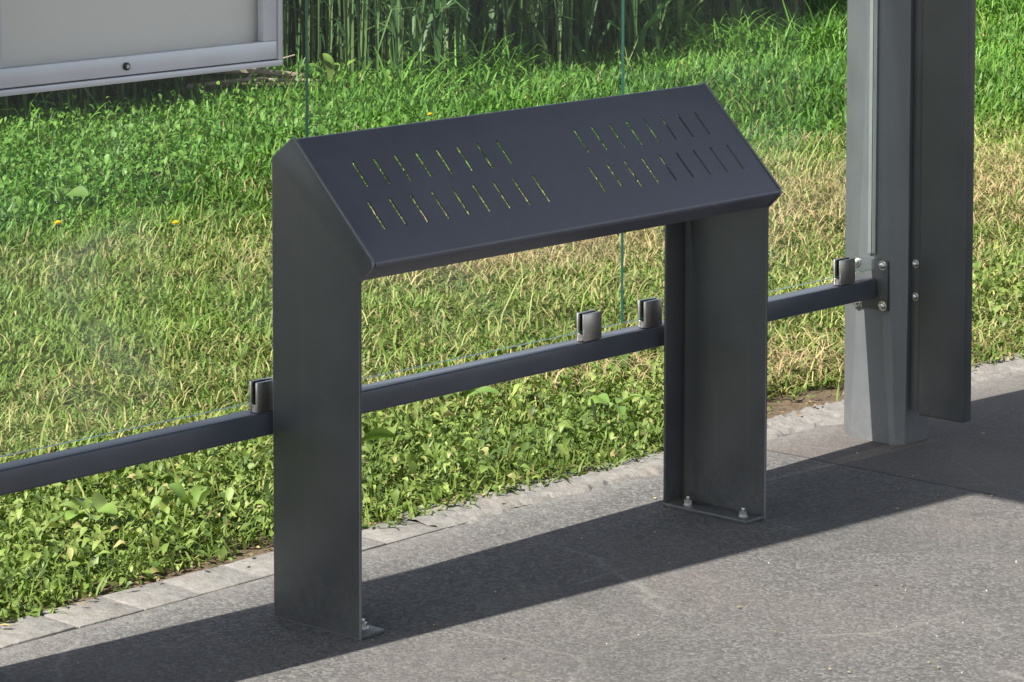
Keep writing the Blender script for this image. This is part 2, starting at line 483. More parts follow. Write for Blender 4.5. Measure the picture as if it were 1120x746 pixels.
# thicken to 4 mm by hand
me_n = {vv: vv.normal.copy() for vv in bm.verts}
bm.normal_update()
me_n = {vv: vv.normal.copy() for vv in bm.verts}
inner = {vv: bm.verts.new(vv.co - me_n[vv] * .0026) for vv in list(bm.verts)}
of = list(bm.faces); be = [e for e in bm.edges if len(e.link_faces) == 1]
for f in of: bm.faces.new([inner[q] for q in reversed(f.verts)])
for e in be:
    a, b = e.verts
    bm.faces.new((a, b, inner[b], inner[a]))
shift(mesh_obj('seat', bm, M_seat, bench, angle=30), OFF)

def bolt_set(parent, x, y, z, off, up=1):
    bm = bmesh.new()
    cyl(bm, (x, y, z), (0, 0, 1), .0105, .002, 20)
    cyl(bm, (x, y, z + .002), (0, 0, 1), .0080, .008, 6)
    cyl(bm, (x, y, z + .010), (0, 0, 1), .0042, .006, 12, bev=.001)
    return shift(mesh_obj('bolt', bm, M_bolt, parent), off)

def leg(sign):
    """sign +1: plate at x=0 with flanges towards +x; -1: plate at x=L with flanges towards -x"""
    X = 0 if sign > 0 else L
    def xr(a, b):                       # interval measured inwards from the plate face
        return (X + a, X + b) if sign > 0 else (X - b, X - a)
    off = Vector((X, D / 2, 0))
    bm = bmesh.new()
    c = .008
    poly = [(D, .0), (0, .0), (0, ZE - .004), (.0, ZE)] + [(p.x, p.y) for p in arc((.002, ZE + .0005), (YT - .0022, ZT), (YA, ZA + .003), .009, 4)]
    poly += [(p.x, p.y) for p in arc((YT - .0022, ZT), (YA, ZA + .003), (D, ZB + .0015), .006, 3)] + [(D, ZB)]
    x0, x1 = xr(-.0055, 0)
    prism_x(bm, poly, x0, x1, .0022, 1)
    x0, x1 = xr(.0005, .0505)
    box(bm, x0, x1, D - .0055, D - .0003, .0080, ZB - .03, .0015)           # back flange
    x0, x1 = xr(.0005, .0520)
    box(bm, x0, x1, .001, D - .0005, .0, .0075, .0020)                      # foot plate
    # weld bead between plate and foot
    xm0, xm1 = xr(.0003, .006)
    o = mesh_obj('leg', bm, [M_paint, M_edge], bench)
    shift(o, off); o.location = off - OFF
    bx = (X + .030) if sign > 0 else (X - .030)
    bolt_set(o, bx, .158, .0075, off); bolt_set(o, bx - sign * .002, .028, .0075, off)
    return o
leg(1); leg(-1)

# ------------------------------------------------------------------ bus shelter
shel = empty('bus_shelter', (.5, .25, 0)); SO = Vector((.5, .25, 0))
tag(shel, 'grey steel bus shelter with tall posts, glass panes and a low rail behind the bench', 'bus shelter')
RY0, RY1, RZ0, RZ1 = .222, .262, .298, .338
PXR, PXL = 1.70, -.79            # posts

def round_bolt(parent, c, axis, r=.0070):
    bm = bmesh.new()
    cyl(bm, c, axis, r * 1.45, .002, 20)
    c2 = Vector(c) + Vector(axis) * .002
    cyl(bm, c2, axis, r, .003, 20); dome(bm, c2 + Vector(axis) * .003, axis, r, .004)
    return bm

def post(X, mirror=False):
    off = Vector((X, .25, 0))
    def sec(ya, yb, f):
        pts = [(0, ya), (0, yb), (.035, .334), (.10, .334), (.10, .165), (.021, .165)]
        return [((.10 - a) if mirror else a, b) for a, b in pts]
    bm = bmesh.new()
    prev = None
    levels = [(0.0, .178, .292), (.345, .196, .275), (.95, .214, .252), (2.24, .214, .252)]
    for z, ya, yb in levels:
        ring = [bm.verts.new((X + a, b, z)) for a, b in sec(ya, yb, 0)]
        if prev:
            for i in range(6): bm.faces.new((prev[i], prev[(i + 1) % 6], ring[(i + 1) % 6], ring[i]))
        else: bm.faces.new(ring[::-1])
        prev = ring
    bm.faces.new(prev)
    es = [e for e in bm.edges if abs(e.verts[0].co.z - e.verts[1].co.z) > .1]
    bmesh.ops.bevel(bm, geom=es, offset=.004, segments=3, affect='EDGES', profile=.5)
    o = mesh_obj('post', bm, M_post, shel, angle=20); shift(o, off); o.location = off - SO
    sx = 1 if mirror else -1                       # the side that faces into the bay
    xf = X + .10 if mirror else X
    # fixing plate of the rail
    bm = bmesh.new()
    a, b = sorted((xf + sx * .001, xf + sx * .007))
    box(bm, a, b, .196, .284, .274, .376, .002)
    shift(mesh_obj('fixing_plate', bm, M_paint, o), off)
    for yy in (.207, .273):
        for zz in (.284, .367):
            bm = round_bolt(None, (xf + sx * .007, yy, zz), (sx, 0, 0)); shift(mesh_obj('bolt', bm, M_bolt, o), off)
    # glazing channel
    bm = bmesh.new()
    a, b = sorted((xf + sx * .0005, xf + sx * .008))
    box(bm, a, b, .2372, .246, .388, 2.2, .0012)
    g0, g1 = sorted((xf + sx * .0006, xf + sx * .0046))
    box(bm, g0, g1, .2294, .2370, .388, 2.2, 0)
    shift(mesh_obj('glazing_channel', bm, M_chan, o), off)
    return o, off
post_r, off_r = post(PXR); post_l, off_l = post(PXL, True)

def side_panel(X, flip):
    bm = bmesh.new()
    box(bm, X + .022, X + .052, .028, .139, .064, 2.24, .004, 3)
    box(bm, X + .030, X + .046, .1395, .1645, .072, 2.23, .001)          # web that ties it to the post
    off = Vector((X + .04, .09, 0))
    o = mesh_obj('side_panel', bm, M_paint, shel); shift(o, off); o.location = off - SO
    for zz in (.305, .372):
        bm = round_bolt(None, (X + .030, .152, zz), (-1, 0, 0), .0060); shift(mesh_obj('bolt', bm, M_bolt, o), off)
side_panel(PXR, 1); side_panel(PXL, -1)

bm = bmesh.new()
box(bm, PXL + .108, PXR - .008, RY0, RY1, RZ0, RZ1, .004, 3)
off = Vector((.5, .242, .318))
rail = mesh_obj('rail', bm, M_rail, shel); shift(rail, off); rail.location = off - SO
for cx in (-.615, .004, .196, .817, .990, 1.596):
    bm = bmesh.new(); w = .0245
    box(bm, cx - w, cx + w, .2228, .2286, RZ1 + .0005, .3895, .0018, 2)
    box(bm, cx - w, cx + w, .2378, .2432, RZ1 + .0005, .3905, .0018, 2)
    box(bm, cx - w + .001, cx + w - .001, .2290, .2374, RZ1 + .0005, .352, .001, 1)
    box(bm, cx - w + .003, cx + w - .003, .2288, .2298, .3525, .388, 0, 1, mat=1)      # rubber liners
    box(bm, cx - w + .003, cx + w - .003, .2366, .2376, .3525, .389, 0, 1, mat=1)
    shift(mesh_obj('clamp', bm, [M_steel, M_black], rail), off)

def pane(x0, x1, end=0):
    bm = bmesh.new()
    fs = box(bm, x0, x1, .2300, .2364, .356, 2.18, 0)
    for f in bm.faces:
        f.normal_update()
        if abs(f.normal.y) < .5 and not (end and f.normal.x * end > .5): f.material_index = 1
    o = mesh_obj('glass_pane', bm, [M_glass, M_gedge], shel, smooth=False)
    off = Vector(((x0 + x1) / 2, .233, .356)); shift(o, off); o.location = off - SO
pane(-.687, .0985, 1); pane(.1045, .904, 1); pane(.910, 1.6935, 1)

# roof on two cantilevered beams
bm = bmesh.new()
box(bm, -.80, 1.83, -1.30, .33, 2.30, 2.35, .01, 2)
box(bm, -.80, 1.83, -1.36, -1.302, 2.24, 2.40, .006, 2)
off = Vector((.5, -.5, 2.3)); o = mesh_obj('roof', bm, M_roof, shel); shift(o, off); o.location = off - SO
for X in (PXL, PXR):
    bm = bmesh.new()
    prism_x(bm, [(.33, 2.242), (-1.29, 2.262), (-1.29, 2.298), (.33, 2.298)], X + .02, X + .08, .003)
    off = Vector((X + .05, .25, 2.27)); o = mesh_obj('roof_beam', bm, M_roof, shel); shift(o, off); o.location = off - SO

# ------------------------------------------------------------------ display case
case = empty('display_case', (-.29, .22, .913)); CO = Vector((-.29, .22, .913))
tag(case, 'empty silver framed notice case with black lock hung on the shelter glass', 'display case')
cx0, cx1, cz0, cz1 = -.600, .0165, .9130, 1.92
def frame(bm, x0, x1, z0, z1, w, y0, y1, bev):
    box(bm, x0, x1, y0, y1, z0, z0 + w, bev); box(bm, x0, x1, y0, y1, z1 - w, z1, bev)
    box(bm, x0, x0 + w, y0, y1, z0 + w + .0002, z1 - w - .0002, bev); box(bm, x1 - w, x1, y0, y1, z0 + w + .0002, z1 - w - .0002, bev)
bm = bmesh.new(); frame(bm, cx0, cx1, cz0, cz1, .0095, .197, .2290, .0012)
shift(mesh_obj('frame', bm, M_alu, case), CO)
bm = bmesh.new(); frame(bm, cx0 + .0115, cx1 - .0115, cz0 + .0115, cz1 - .0115, .030, .199, .213, .0015)
door = shift(mesh_obj('door_frame', bm, M_alu, case), CO)
bm = bmesh.new(); box(bm, cx0 + .0095, cx1 - .0095, .2235, .2285, cz0 + .0095, cz1 - .0095)
shift(mesh_obj('backing_board', bm, M_board, case, smooth=False), CO)
bm = bmesh.new(); box(bm, cx0 + .04, cx1 - .04, .2132, .2162, cz0 + .04, cz1 - .04)
shift(mesh_obj('clear_cover', bm, M_plexi, door, smooth=False), CO)
bm = bmesh.new(); cyl(bm, (-.317, .2005, .9385), (0, -1, 0), .0062, .006, 20, bev=.001)
cyl(bm, (-.317, .1946, .9385), (0, -1, 0), .0032, .0012, 12, mat=1)
shift(mesh_obj('lock', bm, [M_black, M_bolt], door), CO)

# ------------------------------------------------------------------ vegetation meshes
class Acc:
    def __init__(s): s.v = []; s.c = []; s.q = []; s.t = []; s.n = 0
    def add(s, V, C, quads, tris):
        """V (N,k,3), C (N,3)"""
        N, k, _ = V.shape
        base = s.n + np.arange(N)[:, None, None] * k
        if len(quads): s.q.append((base + np.array(quads)[None]).reshape(-1, 4))
        if len(tris): s.t.append((base + np.array(tris)[None]).reshape(-1, 3))
        s.v.append(V.reshape(-1, 3)); s.c.append(np.repeat(C, k, axis=0)); s.n += N * k
    def build(s, name, mat, off=(0, 0, 0)):
        V = (np.concatenate(s.v) - np.array(off)).astype(np.float32); C = np.concatenate(s.c).astype(np.float32)
        Q = np.concatenate(s.q) if s.q else np.zeros((0, 4), int); T = np.concatenate(s.t) if s.t else np.zeros((0, 3), int)
        me = bpy.data.meshes.new(name)
        me.vertices.add(len(V)); me.vertices.foreach_set('co', V.ravel())
        nl = Q.size + T.size
        me.loops.add(nl); me.loops.foreach_set('vertex_index', np.concatenate([Q.ravel(), T.ravel()]).astype(np.int32))
        me.polygons.add(len(Q) + len(T))
        st = np.concatenate([np.arange(len(Q)) * 4, Q.size + np.arange(len(T)) * 3]).astype(np.int32)
        me.polygons.foreach_set('loop_start', st)
        me.polygons.foreach_set('use_smooth', np.ones(len(st), bool))
        me.update(calc_edges=True)
        at = me.attributes.new('tint', 'FLOAT_COLOR', 'POINT')
        at.data.foreach_set('color', np.concatenate([np.clip(C, 0, 1), np.ones((len(C), 1), np.float32)], 1).ravel())
        me.materials.append(mat)
        o = bpy.data.objects.new(name, me); o.location = off
        return link(o)

def blades(acc, x, y, z, h, w, azm, lean, curl, col):
    n = len(x)
    P = np.stack([x, y, z], 1); d = np.stack([np.cos(azm), np.sin(azm), 0 * azm], 1)
    tw = rng.uniform(-.7, .7, n)
    sd = np.stack([-np.sin(azm + tw), np.cos(azm + tw), 0 * azm], 1)
    zz = np.array([[0, 0, 1.0]])
    l1, l2, l3 = lean * .55, lean + curl * .5, lean + curl
    st = lambda l, a: (h * l)[:, None] * (np.cos(a)[:, None] * zz + np.sin(a)[:, None] * d)
    m1 = P + st(.38, l1); m2 = m1 + st(.34, l2); tp = m2 + st(.28, l3)
    ww = (w / 2)[:, None] * sd
    V = np.stack([P - ww * .8, P + ww * .8, m1 - ww, m1 + ww, m2 - ww * .75, m2 + ww * .75, tp], 1)
    V[:, :, 2] = np.maximum(V[:, :, 2], gh(V[:, :, 0], V[:, :, 1]) + .004)
    acc.add(V, col, [(0, 1, 3, 2), (2, 3, 5, 4)], [(4, 5, 6)])

def leaves(acc, x, y, z, ln, wd_, azm, pitch, droop, col, fold=.25):
    """ovate leaves: base at x,y,z, heading azm, pitch up, drooping to the tip"""
    d = np.stack([np.cos(azm), np.sin(azm), 0 * azm], 1); zz = np.array([[0, 0, 1.0]])
    roll = rng.normal(0, .35, len(x))
    sd0 = np.stack([-np.sin(azm), np.cos(azm), 0 * azm], 1)
    sd = np.cos(roll)[:, None] * sd0 + np.sin(roll)[:, None] * zz
    P = np.stack([x, y, z], 1)
    st = lambda l, a: (ln * l)[:, None] * (np.sin(a)[:, None] * zz + np.cos(a)[:, None] * d)
    a = P + st(.25, pitch); m1 = a + st(.25, pitch); m2 = m1 + st(.28, pitch - droop * .5); tp = m2 + st(.22, pitch - droop)
    up_ = np.array([[0, 0, 1.0]]) * (wd_ * fold)[:, None]
    W_ = (wd_ / 2)[:, None] * sd
    V = np.stack([P, a - W_ * .62 + up_ * .5, a, a + W_ * .62 + up_ * .5, m1 - W_ + up_, m1, m1 + W_ + up_, m2 - W_ * .72 + up_ * .6, m2, m2 + W_ * .72 + up_ * .6, tp], 1)
    acc.add(V, col, [(1, 4, 5, 2), (2, 5, 6, 3), (4, 7, 8, 5), (5, 8, 9, 6)], [(0, 1, 2), (0, 2, 3), (7, 10, 8), (8, 10, 9)])

def fbm(x, y, s, seed=0):
    r = np.random.default_rng(seed + 100); out = 0; amp = 1
    for k in range(5):
        a = r.uniform(0, 6.28, 3); f = s * 1.9 ** k
        th = r.uniform(0, 6.28, 3)
        out = out + amp * sum(np.sin(f * (np.cos(t_) * x + np.sin(t_) * y) + a_) for t_, a_ in zip(th, a)) / 3
        amp *= .62
    return out * .75

GREEN = np.array([.068, .165, .020]); GREEN2 = np.array([.105, .215, .030]); DEEP = np.array([.035, .095, .015])
OLIVE = np.array([.135, .175, .036]); STRAW = np.array([.33, .27, .125]); BROWN = np.array([.24, .17, .09]); PALE = np.array([.25, .28, .085])
def mixc(a, b, f): return a[None] * (1 - f[:, None]) + b[None] * f[:, None] if a.ndim == 1 else a * (1 - f[:, None]) + (b[None] if b.ndim == 1 else b) * f[:, None]

def cand(n, x0, x1, y0, y1, mx=.50, my=.45):
    x = rng.uniform(x0, x1, n); y = rng.uniform(y0, y1, n)
    px, py, w = to_px(x, y)
    k = (px > -W * mx) & (px < W * (1 + mx)) & (py > -H * my) & (py < H * 1.06) & (w > 1)
    return x[k], y[k], w[k]

def kerb_edge(x): return .488 + .042 * fbm(x, 0 * x, 5.0, 3) + .012 * fbm(x, 0 * x, 22.0, 33) + .04 * np.clip((x - 1.3) * 2, 0, 1) * (1 - np.clip((x - 2.1) * 3, 0, 1)) + .03 * np.clip(1 - np.abs(x - .25) * 4, 0, 1)

def dryness(x, y):
    """0 green .. 1 straw, as strips along the pavement with ragged borders"""
    yy = y + .22 * fbm(x, y, 1.6, 1)
    top = 3.45 - .16 * np.clip(x - 3.2, 0, 4) * 1.2
    a = np.clip((yy - 1.35) / 1.0, 0, 1) * np.clip((top - yy) / .8, 0, 1)
    strip = a * np.clip(.26 + .40 * fbm(x, y, 2.4, 2) + .55 * np.exp(-((x - 2.75) / .7) ** 2 - ((y - 2.3) / .42) ** 2) + .25 * np.clip((x - 3.3) / .8, 0, 1) + .30 * np.exp(-((x - 3.9) / .8) ** 2 - ((y - 1.9) / .5) ** 2), .05, 1)
    lo = .34 * np.clip((yy - .95) / .35, 0, 1) * (yy < 1.8)
    left = np.clip((1.9 - x) / 1.0, 0, 1)
    strip = strip * (1 - .55 * left) * (1 - .5 * np.clip((2.6 - x) / .8, 0, 1))
    spots = np.clip(fbm(x, y, 4.5, 5) - .75, 0, 1) * .9 * (y < 5)
    rt_ = np.clip((x - 1.55) / .5, 0, 1) * np.clip((1.1 - y) / .4, 0, 1) * .55
    return np.clip(np.maximum(strip, lo) + spots + rt_, 0, 1)

g = Acc()
# fine lawn, density falling with distance
x, y, w = cand(1700000, -3.2, 12.5, .46, 7.2)
keep = rng.random(len(x)) < np.clip((6.2 / w) ** 1.15, 0, 1) * .82
x, y, w = x[keep], y[keep], w[keep]
e = kerb_edge(x)
keep = (y > e + rng.normal(0, .018, len(x))) & (rng.random(len(x)) < np.clip(.35 + (y - e) / .12, 0, 1))
bare = np.clip(1 - ((x - 1.84) / .28) ** 2 - ((y - .56) / .085) ** 2, 0, 1) > 0
keep &= ~(bare & (rng.random(len(x)) < .85))
bare2 = ((x - 4.9) / .40) ** 2 + ((y - 5.60) / .36) ** 2 < 1
keep &= ~(bare2 & (rng.random(len(x)) < .93))
x, y, w = x[keep], y[keep], w[keep]
dr = dryness(x, y)
n = len(x)
lush = np.clip((y - 3.2 + .16 * np.clip(x - 3.2, 0, 4) * 1.2) / .5, 0, 1)
h = rng.uniform(.028, .062, n) * (1 - .15 * dr) * (1 + .75 * lush)
wd_ = rng.uniform(.0028, .0058, n) * (1 + .45 * lush) * (1 + .22 * np.clip(w / 6 - 1, 0, 1.4))
lean = np.abs(rng.normal(.85, .40, n)) * (1 + .3 * dr)
lean = np.clip(lean, 0, 1.45)
isdry = rng.random(n) < dr * .78 + .02
f1 = np.clip(.5 + .35 * fbm(x, y, 3, 8) + rng.normal(0, .28, n), 0, 1)
cg = mixc(mixc(DEEP, GREEN, np.clip(f1 * 1.6, 0, 1)), GREEN2, np.clip(f1 * 1.6 - .8, 0, 1))
cg = mixc(cg, OLIVE, np.clip((1 - lush) * .70 + rng.normal(0, .16, n), 0, 1))
cd = mixc(mixc(OLIVE, STRAW, rng.random(n) ** .8), BROWN, (rng.random(n) < .16) * .7)
c = np.where(isdry[:, None], cd, cg) * (rng.uniform(.78, 1.22, n) * np.clip(1 + .22 * fbm(x, y, 2.6, 61), .6, 1.45))[:, None]
blades(g, x, y, gh(x, y), h, wd_, rng.uniform(0, 6.283, n), lean, rng.normal(.75, .6, n), c)
# flat clippings lying on the dry strip
x, y, w = cand(90000, -2.5, 9, .55, 3.6); dr = dryness(x, y)
k = rng.random(len(x)) < dr * .6 + .01; x, y, w = x[k], y[k], w[k]; n = len(x)
blades(g, x, y, gh(x, y) + rng.uniform(.012, .05, n), rng.uniform(.03, .085, n), rng.uniform(.002, .0036, n) * (1 + .2 * np.clip(w / 6 - 1, 0, 1.4)), rng.uniform(0, 6.283, n),
       rng.uniform(1.25, 1.6, n), rng.normal(.05, .25, n), mixc(PALE, STRAW, rng.random(n)) * rng.uniform(.7, 1.2, n)[:, None])
# longer arching tufts near the crop
x, y, w = cand(60000, 1.5, 12.5, 4.3, 7.4)
tuft = (fbm(x, y, 3.2, 12) > .25) & (y > 4.75 + .1 * fbm(x, y, 3, 14)) & (rng.random(len(x)) < np.clip((x - 4.9) / .9, .06, 1))
bare2 = ((x - 5.0) / .5) ** 2 + ((y - 5.72) / .36) ** 2 < 1
k = tuft & ~bare2 & (y < 5.5 + .35 * np.clip(x - 6.3, 0, 6) + .15 * fbm(x, y, 2, 4)); x, y, w = x[k], y[k], w[k]; n = len(x)
f1 = rng.random(n)
blades(g, x, y, gh(x, y), rng.uniform(.14, .32, n), rng.uniform(.005, .010, n), rng.uniform(0, 6.283, n), np.abs(rng.normal(.65, .3, n)), rng.normal(1.2, .5, n),
       mixc(GREEN, GREEN2 * 1.1, f1) * rng.uniform(.75, 1.2, n)[:, None])
# scattered seed stalks over the lawn
x, y, w = cand(1200, -2, 10, .6, 5); n = len(x)
blades(g, x, y, gh(x, y), rng.uniform(.10, .22, n), rng.uniform(.0025, .0045, n), rng.uniform(0, 6.283, n), np.abs(rng.normal(.6, .35, n)), rng.normal(.4, .4, n),
       mixc(OLIVE, PALE, rng.random(n)))
# worn spots of flattened dead thatch
x, y, w = cand(260000, -2.5, 9, .6, 3.9)
sp = np.clip(fbm(x, y, 3.1, 51) * .9 - .42, 0, 1) + 1.3 * np.exp(-((x - 2.75) / .55) ** 2 - ((y - 2.3) / .36) ** 2) + .9 * np.exp(-((x - 4.1) / .75) ** 2 - ((y - 2.0) / .38) ** 2) + .8 * np.exp(-((x - 1.66) / .22) ** 2 - ((y - 1.02) / .12) ** 2) + 1.2 * np.exp(-((x - 1.98) / .3) ** 2 - ((y - .74) / .13) ** 2) + .8 * np.exp(-((x - .36) / .16) ** 2 - ((y - .60) / .07) ** 2)
k = rng.random(len(x)) < np.clip(sp, 0, 1) * .75 * np.clip((x - 1.9) / .5 + (y < 1.15), .12, 1); x, y, w = x[k], y[k], w[k]; n = len(x)
blades(g, x, y, gh(x, y) + rng.uniform(.02, .055, n), rng.uniform(.03, .08, n), rng.uniform(.0018, .0034, n), rng.uniform(0, 6.283, n), rng.uniform(1.2, 1.6, n), rng.normal(.05, .3, n),
       mixc(mixc(STRAW, np.array([.38, .275, .155]), rng.random(n)), BROWN, (rng.random(n) < .35) * .8) * rng.uniform(.75, 1.25, n)[:, None])
tag(g.build('lawn_grass', M_grass), kind='stuff')

# leafy ground cover by the kerb and clover patches further in
wv = Acc()
x, y, w = cand(420000, -3.2, 12, .47, 5.4)
e = kerb_edge(x)
near = np.clip((1.28 + .12 * fbm(x, y, 3, 21) - y) / .3, 0, 1) * (1 - .8 * np.clip((x - 1.75) / .4, 0, 1))
farl = np.clip((y - 3.5) / .4, 0, 1) * np.clip((5.4 - y) / .2, 0, 1) * np.clip((5.4 - x) / 1.2, .12, 1) * np.clip(.55 + .6 * fbm(x, y, 2.2, 22), 0, 1)
rtw = np.clip((x - 2.6) / .4, 0, 1) * np.clip((1.2 - y) / .3, 0, 1) * .7
midp = np.clip(fbm(x, y, 3.5, 23) - .45, 0, 1) * .35 * (y < 3.5)
pr = np.maximum.reduce([near * np.clip(.72 + .35 * fbm(x, y, 4.2, 71), .12, .95), farl * .6, midp, rtw]) * np.clip((6.2 / w) ** .8, 0, 1)
k = (rng.random(len(x)) < pr) & (y > e + rng.normal(-.002, .014, len(x)))
bare = ((x - 1.84) / .28) ** 2 + ((y - .56) / .085) ** 2 < 1
k &= ~(bare & (rng.random(len(x)) < .9))
x, y, w = x[k], y[k], w[k]; n = len(x)
far_ = np.clip((y - 3) / .5, 0, 1)
ln = rng.uniform(.012, .034, n) * (1 + .15 * far_); ln = np.where((rng.random(n) < .035) & (y < 1.4), ln * 2.0, ln); wdt = ln * rng.uniform(.30, .62, n)
f1 = np.clip(.5 + .3 * fbm(x, y, 6, 31) + rng.normal(0, .3, n), 0, 1)
c = mixc(mixc(np.array([.050, .085, .018]), np.array([.112, .165, .032]), np.clip(f1 * 1.7, 0, 1)), np.array([.205, .255, .065]), np.clip(f1 * 1.7 - .9, 0, 1))
c = mixc(c, np.array([.075, .165, .022]), far_ * .75)
c = np.where((rng.random(n) < .06 * (1 - far_))[:, None], mixc(OLIVE, STRAW, rng.random(n) * .8), c) * rng.uniform(.8, 1.2, n)[:, None]
z = gh(x, y) + rng.uniform(.004, .055, n) * np.clip((y - .5) / .08, .25, 1) * (1 + .9 * far_)
leaves(wv, x, y, z, ln, wdt, rng.uniform(0, 6.283, n), rng.normal(.35, .55, n), rng.normal(.9, .6, n), c)
tag(wv.build('ground_cover', M_weed), kind='stuff')

# fallen straw and leaf bits on the kerb stones
lt = Acc()
x = rng.uniform(-2, 5, 260); y = .515 - np.abs(rng.normal(0, .03, 260)); n = len(x)
bl_z = np.full(n, .012)
leaves(lt, x, y, bl_z, rng.uniform(.006, .022, n), rng.uniform(.003, .010, n), rng.uniform(0, 6.283, n), rng.normal(0, .15, n), rng.normal(0, .3, n),
       mixc(STRAW, BROWN, rng.random(n)) * rng.uniform(.5, 1.0, n)[:, None])
x = rng.uniform(-1.0, 2.4, 110); y = rng.uniform(-.9, .37, 110); n = len(x)
leaves(lt, x, y, np.full(n, .003), rng.uniform(.004, .012, n), rng.uniform(.002, .006, n), rng.uniform(0, 6.283, n), rng.normal(0.05, .1, n), rng.normal(0, .2, n),
       mixc(STRAW, BROWN * .5, (rng.random(n) < .6) * 1.0))
tag(lt.build('leaf_litter', M_grass), kind='stuff')
bm = bmesh.new()
for i in range(45):
    px_, py_ = random.uniform(-1, 2.4), random.uniform(-1.0, .38)
    r_ = random.choice((.001, .0012, .0014, .0016, .002))
    gg = bmesh.ops.create_icosphere(bm, subdivisions=1, radius=r_, matrix=Matrix.Translation((px_, py_, r_ * .5)))
    for vv in gg['verts']:
        vv.co += Vector((random.uniform(-1, 1), random.uniform(-1, 1), random.uniform(-.5, .5))) * r_ * .3
tag(mesh_obj('grit', bm, M_grit), kind='stuff')

# tall crop standing behind the lawn
cr_ = Acc()
def crop_edge(x): return 5.36 + .10 * fbm(x, 0 * x, 1.7, 41) + .34 * np.clip(x - 6.3, 0, 8)
N = 15000
x = rng.uniform(1.2, 14, N); y = rng.uniform(5.4, 9.2, N)
px, py, w = to_px(x, y)
k = (px > -W * .3) & (px < W * 1.3) & (y > crop_edge(x)) & (y < crop_edge(x) + 2.3) & ~(((x - 4.93) / .42) ** 2 + ((y - 5.62) / .42) ** 2 < 1)
x, y = x[k], y[k]; n = len(x); z = gh(x, y)
front = np.clip(1 - (y - crop_edge(x)) / .35, 0, 1)
hh = rng.uniform(1.25, 1.75, n) * np.where((x < 4.75) & (x > 3.0) & (y < 6.3), .30, 1.0)
azs = rng.uniform(0, 6.283, n); ls = np.abs(rng.normal(0, .07, n))
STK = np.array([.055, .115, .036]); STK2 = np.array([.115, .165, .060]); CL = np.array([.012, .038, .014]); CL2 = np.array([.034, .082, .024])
cs = mixc(STK, STK2, rng.random(n))
for rot in (0, 1.57):               # stalks: two crossed ribbons, round enough at this size
    blades(cr_, x, y, z, hh, np.full(n, .009), azs * 0 + rot, ls, ls * .5, cs)
for kx in range(9):
    hz = (rng.uniform(.03, .4, n) if kx < 2 else rng.uniform(.38, .98, n)) * hh; a = rng.uniform(0, 6.283, n)
    m = rng.random(n) < .85
    lf = Acc
    V0 = cr_.n
    xx, yy, zz_ = x[m], y[m], (z + hz)[m]; nn = m.sum()
    d = np.stack([np.cos(a[m]), np.sin(a[m]), 0 * a[m]], 1)
    P = np.stack([xx, yy, zz_], 1); up_ = np.array([[0, 0, 1.0]])
    l_ = rng.uniform(.18, .42, nn)[:, None]; wl = (rng.uniform(.008, .015, nn) if kx < 2 else rng.uniform(.018, .032, nn))[:, None]
    dr_ = rng.uniform(.1, 1.1, nn)[:, None]
    m1 = P + l_ * .4 * (d * .55 + up_ * .8); m2 = m1 + l_ * .35 * (d * .9 + up_ * (.35 - dr_ * .5)); tp = m2 + l_ * .3 * (d * .8 + up_ * (-dr_))
    sd = np.stack([-np.sin(a[m]), np.cos(a[m]), 0 * a[m]], 1) * wl / 2
    V = np.stack([P - sd * .5, P + sd * .5, m1 - sd, m1 + sd, m2 - sd * .8, m2 + sd * .8, tp], 1)
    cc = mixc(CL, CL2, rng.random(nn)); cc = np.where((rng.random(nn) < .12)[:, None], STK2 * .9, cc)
    cr_.add(V, cc, [(0, 1, 3, 2), (2, 3, 5, 4)], [(4, 5, 6)])
# open front row whose stalks catch the sun
N = 1000
x = rng.uniform(1.5, 13, N); y = crop_edge(x) + .06 - rng.uniform(.0, .62, N) * rng.random(N)
k = (((x - 5.0) / .5) ** 2 + ((y - 5.55) / .42) ** 2 > 1) & (x > 5.1)
x, y = x[k], y[k]; n = len(x); z = gh(x, y)
for rot in (0, 1.57):
    blades(cr_, x, y, z, rng.uniform(.6, 1.5, n), np.full(n, .008), np.zeros(n) + rot, np.abs(rng.normal(0, .08, n)), np.full(n, .05), mixc(STK, STK2, rng.random(n)))
for kx in range(6):
    hz = rng.uniform(.0, .5, n)
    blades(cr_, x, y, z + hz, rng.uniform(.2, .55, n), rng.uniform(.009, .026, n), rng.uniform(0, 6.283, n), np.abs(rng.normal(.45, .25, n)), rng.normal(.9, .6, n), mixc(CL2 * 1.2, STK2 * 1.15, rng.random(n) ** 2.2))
tag(cr_.build('tall_crop', M_crop), kind='stuff')

# ------------------------------------------------------------------ single plants one can point at
def plant(name, label, cat, loc, spec, group=None):
    """spec: list of (azimuth, length, width, pitch, droop, colour)"""
    acc = Acc(); n = len(spec); A_ = np.array([q[:5] for q in spec], float); C_ = np.array([q[5] for q in spec], float)
    leaves(acc, np.full(n, loc[0]) + .01 * np.cos(A_[:, 0]), np.full(n, loc[1]) + .01 * np.sin(A_[:, 0]), np.full(n, loc[2]), A_[:, 1], A_[:, 2], A_[:, 0], A_[:, 3] + rng.normal(0, .12, n), A_[:, 4] + rng.normal(.25, .2, n), C_ * rng.uniform(.8, 1.1, n)[:, None], .26)
    o = acc.build(name, M_weed, loc)
    o.modifiers.new('smooth', 'SUBSURF').levels = 2; o.modifiers['smooth'].render_levels = 2
    return tag(o, label, cat, group)
LG = (.125, .20, .04); LG2 = (.095, .165, .034); LG3 = (.16, .225, .06)
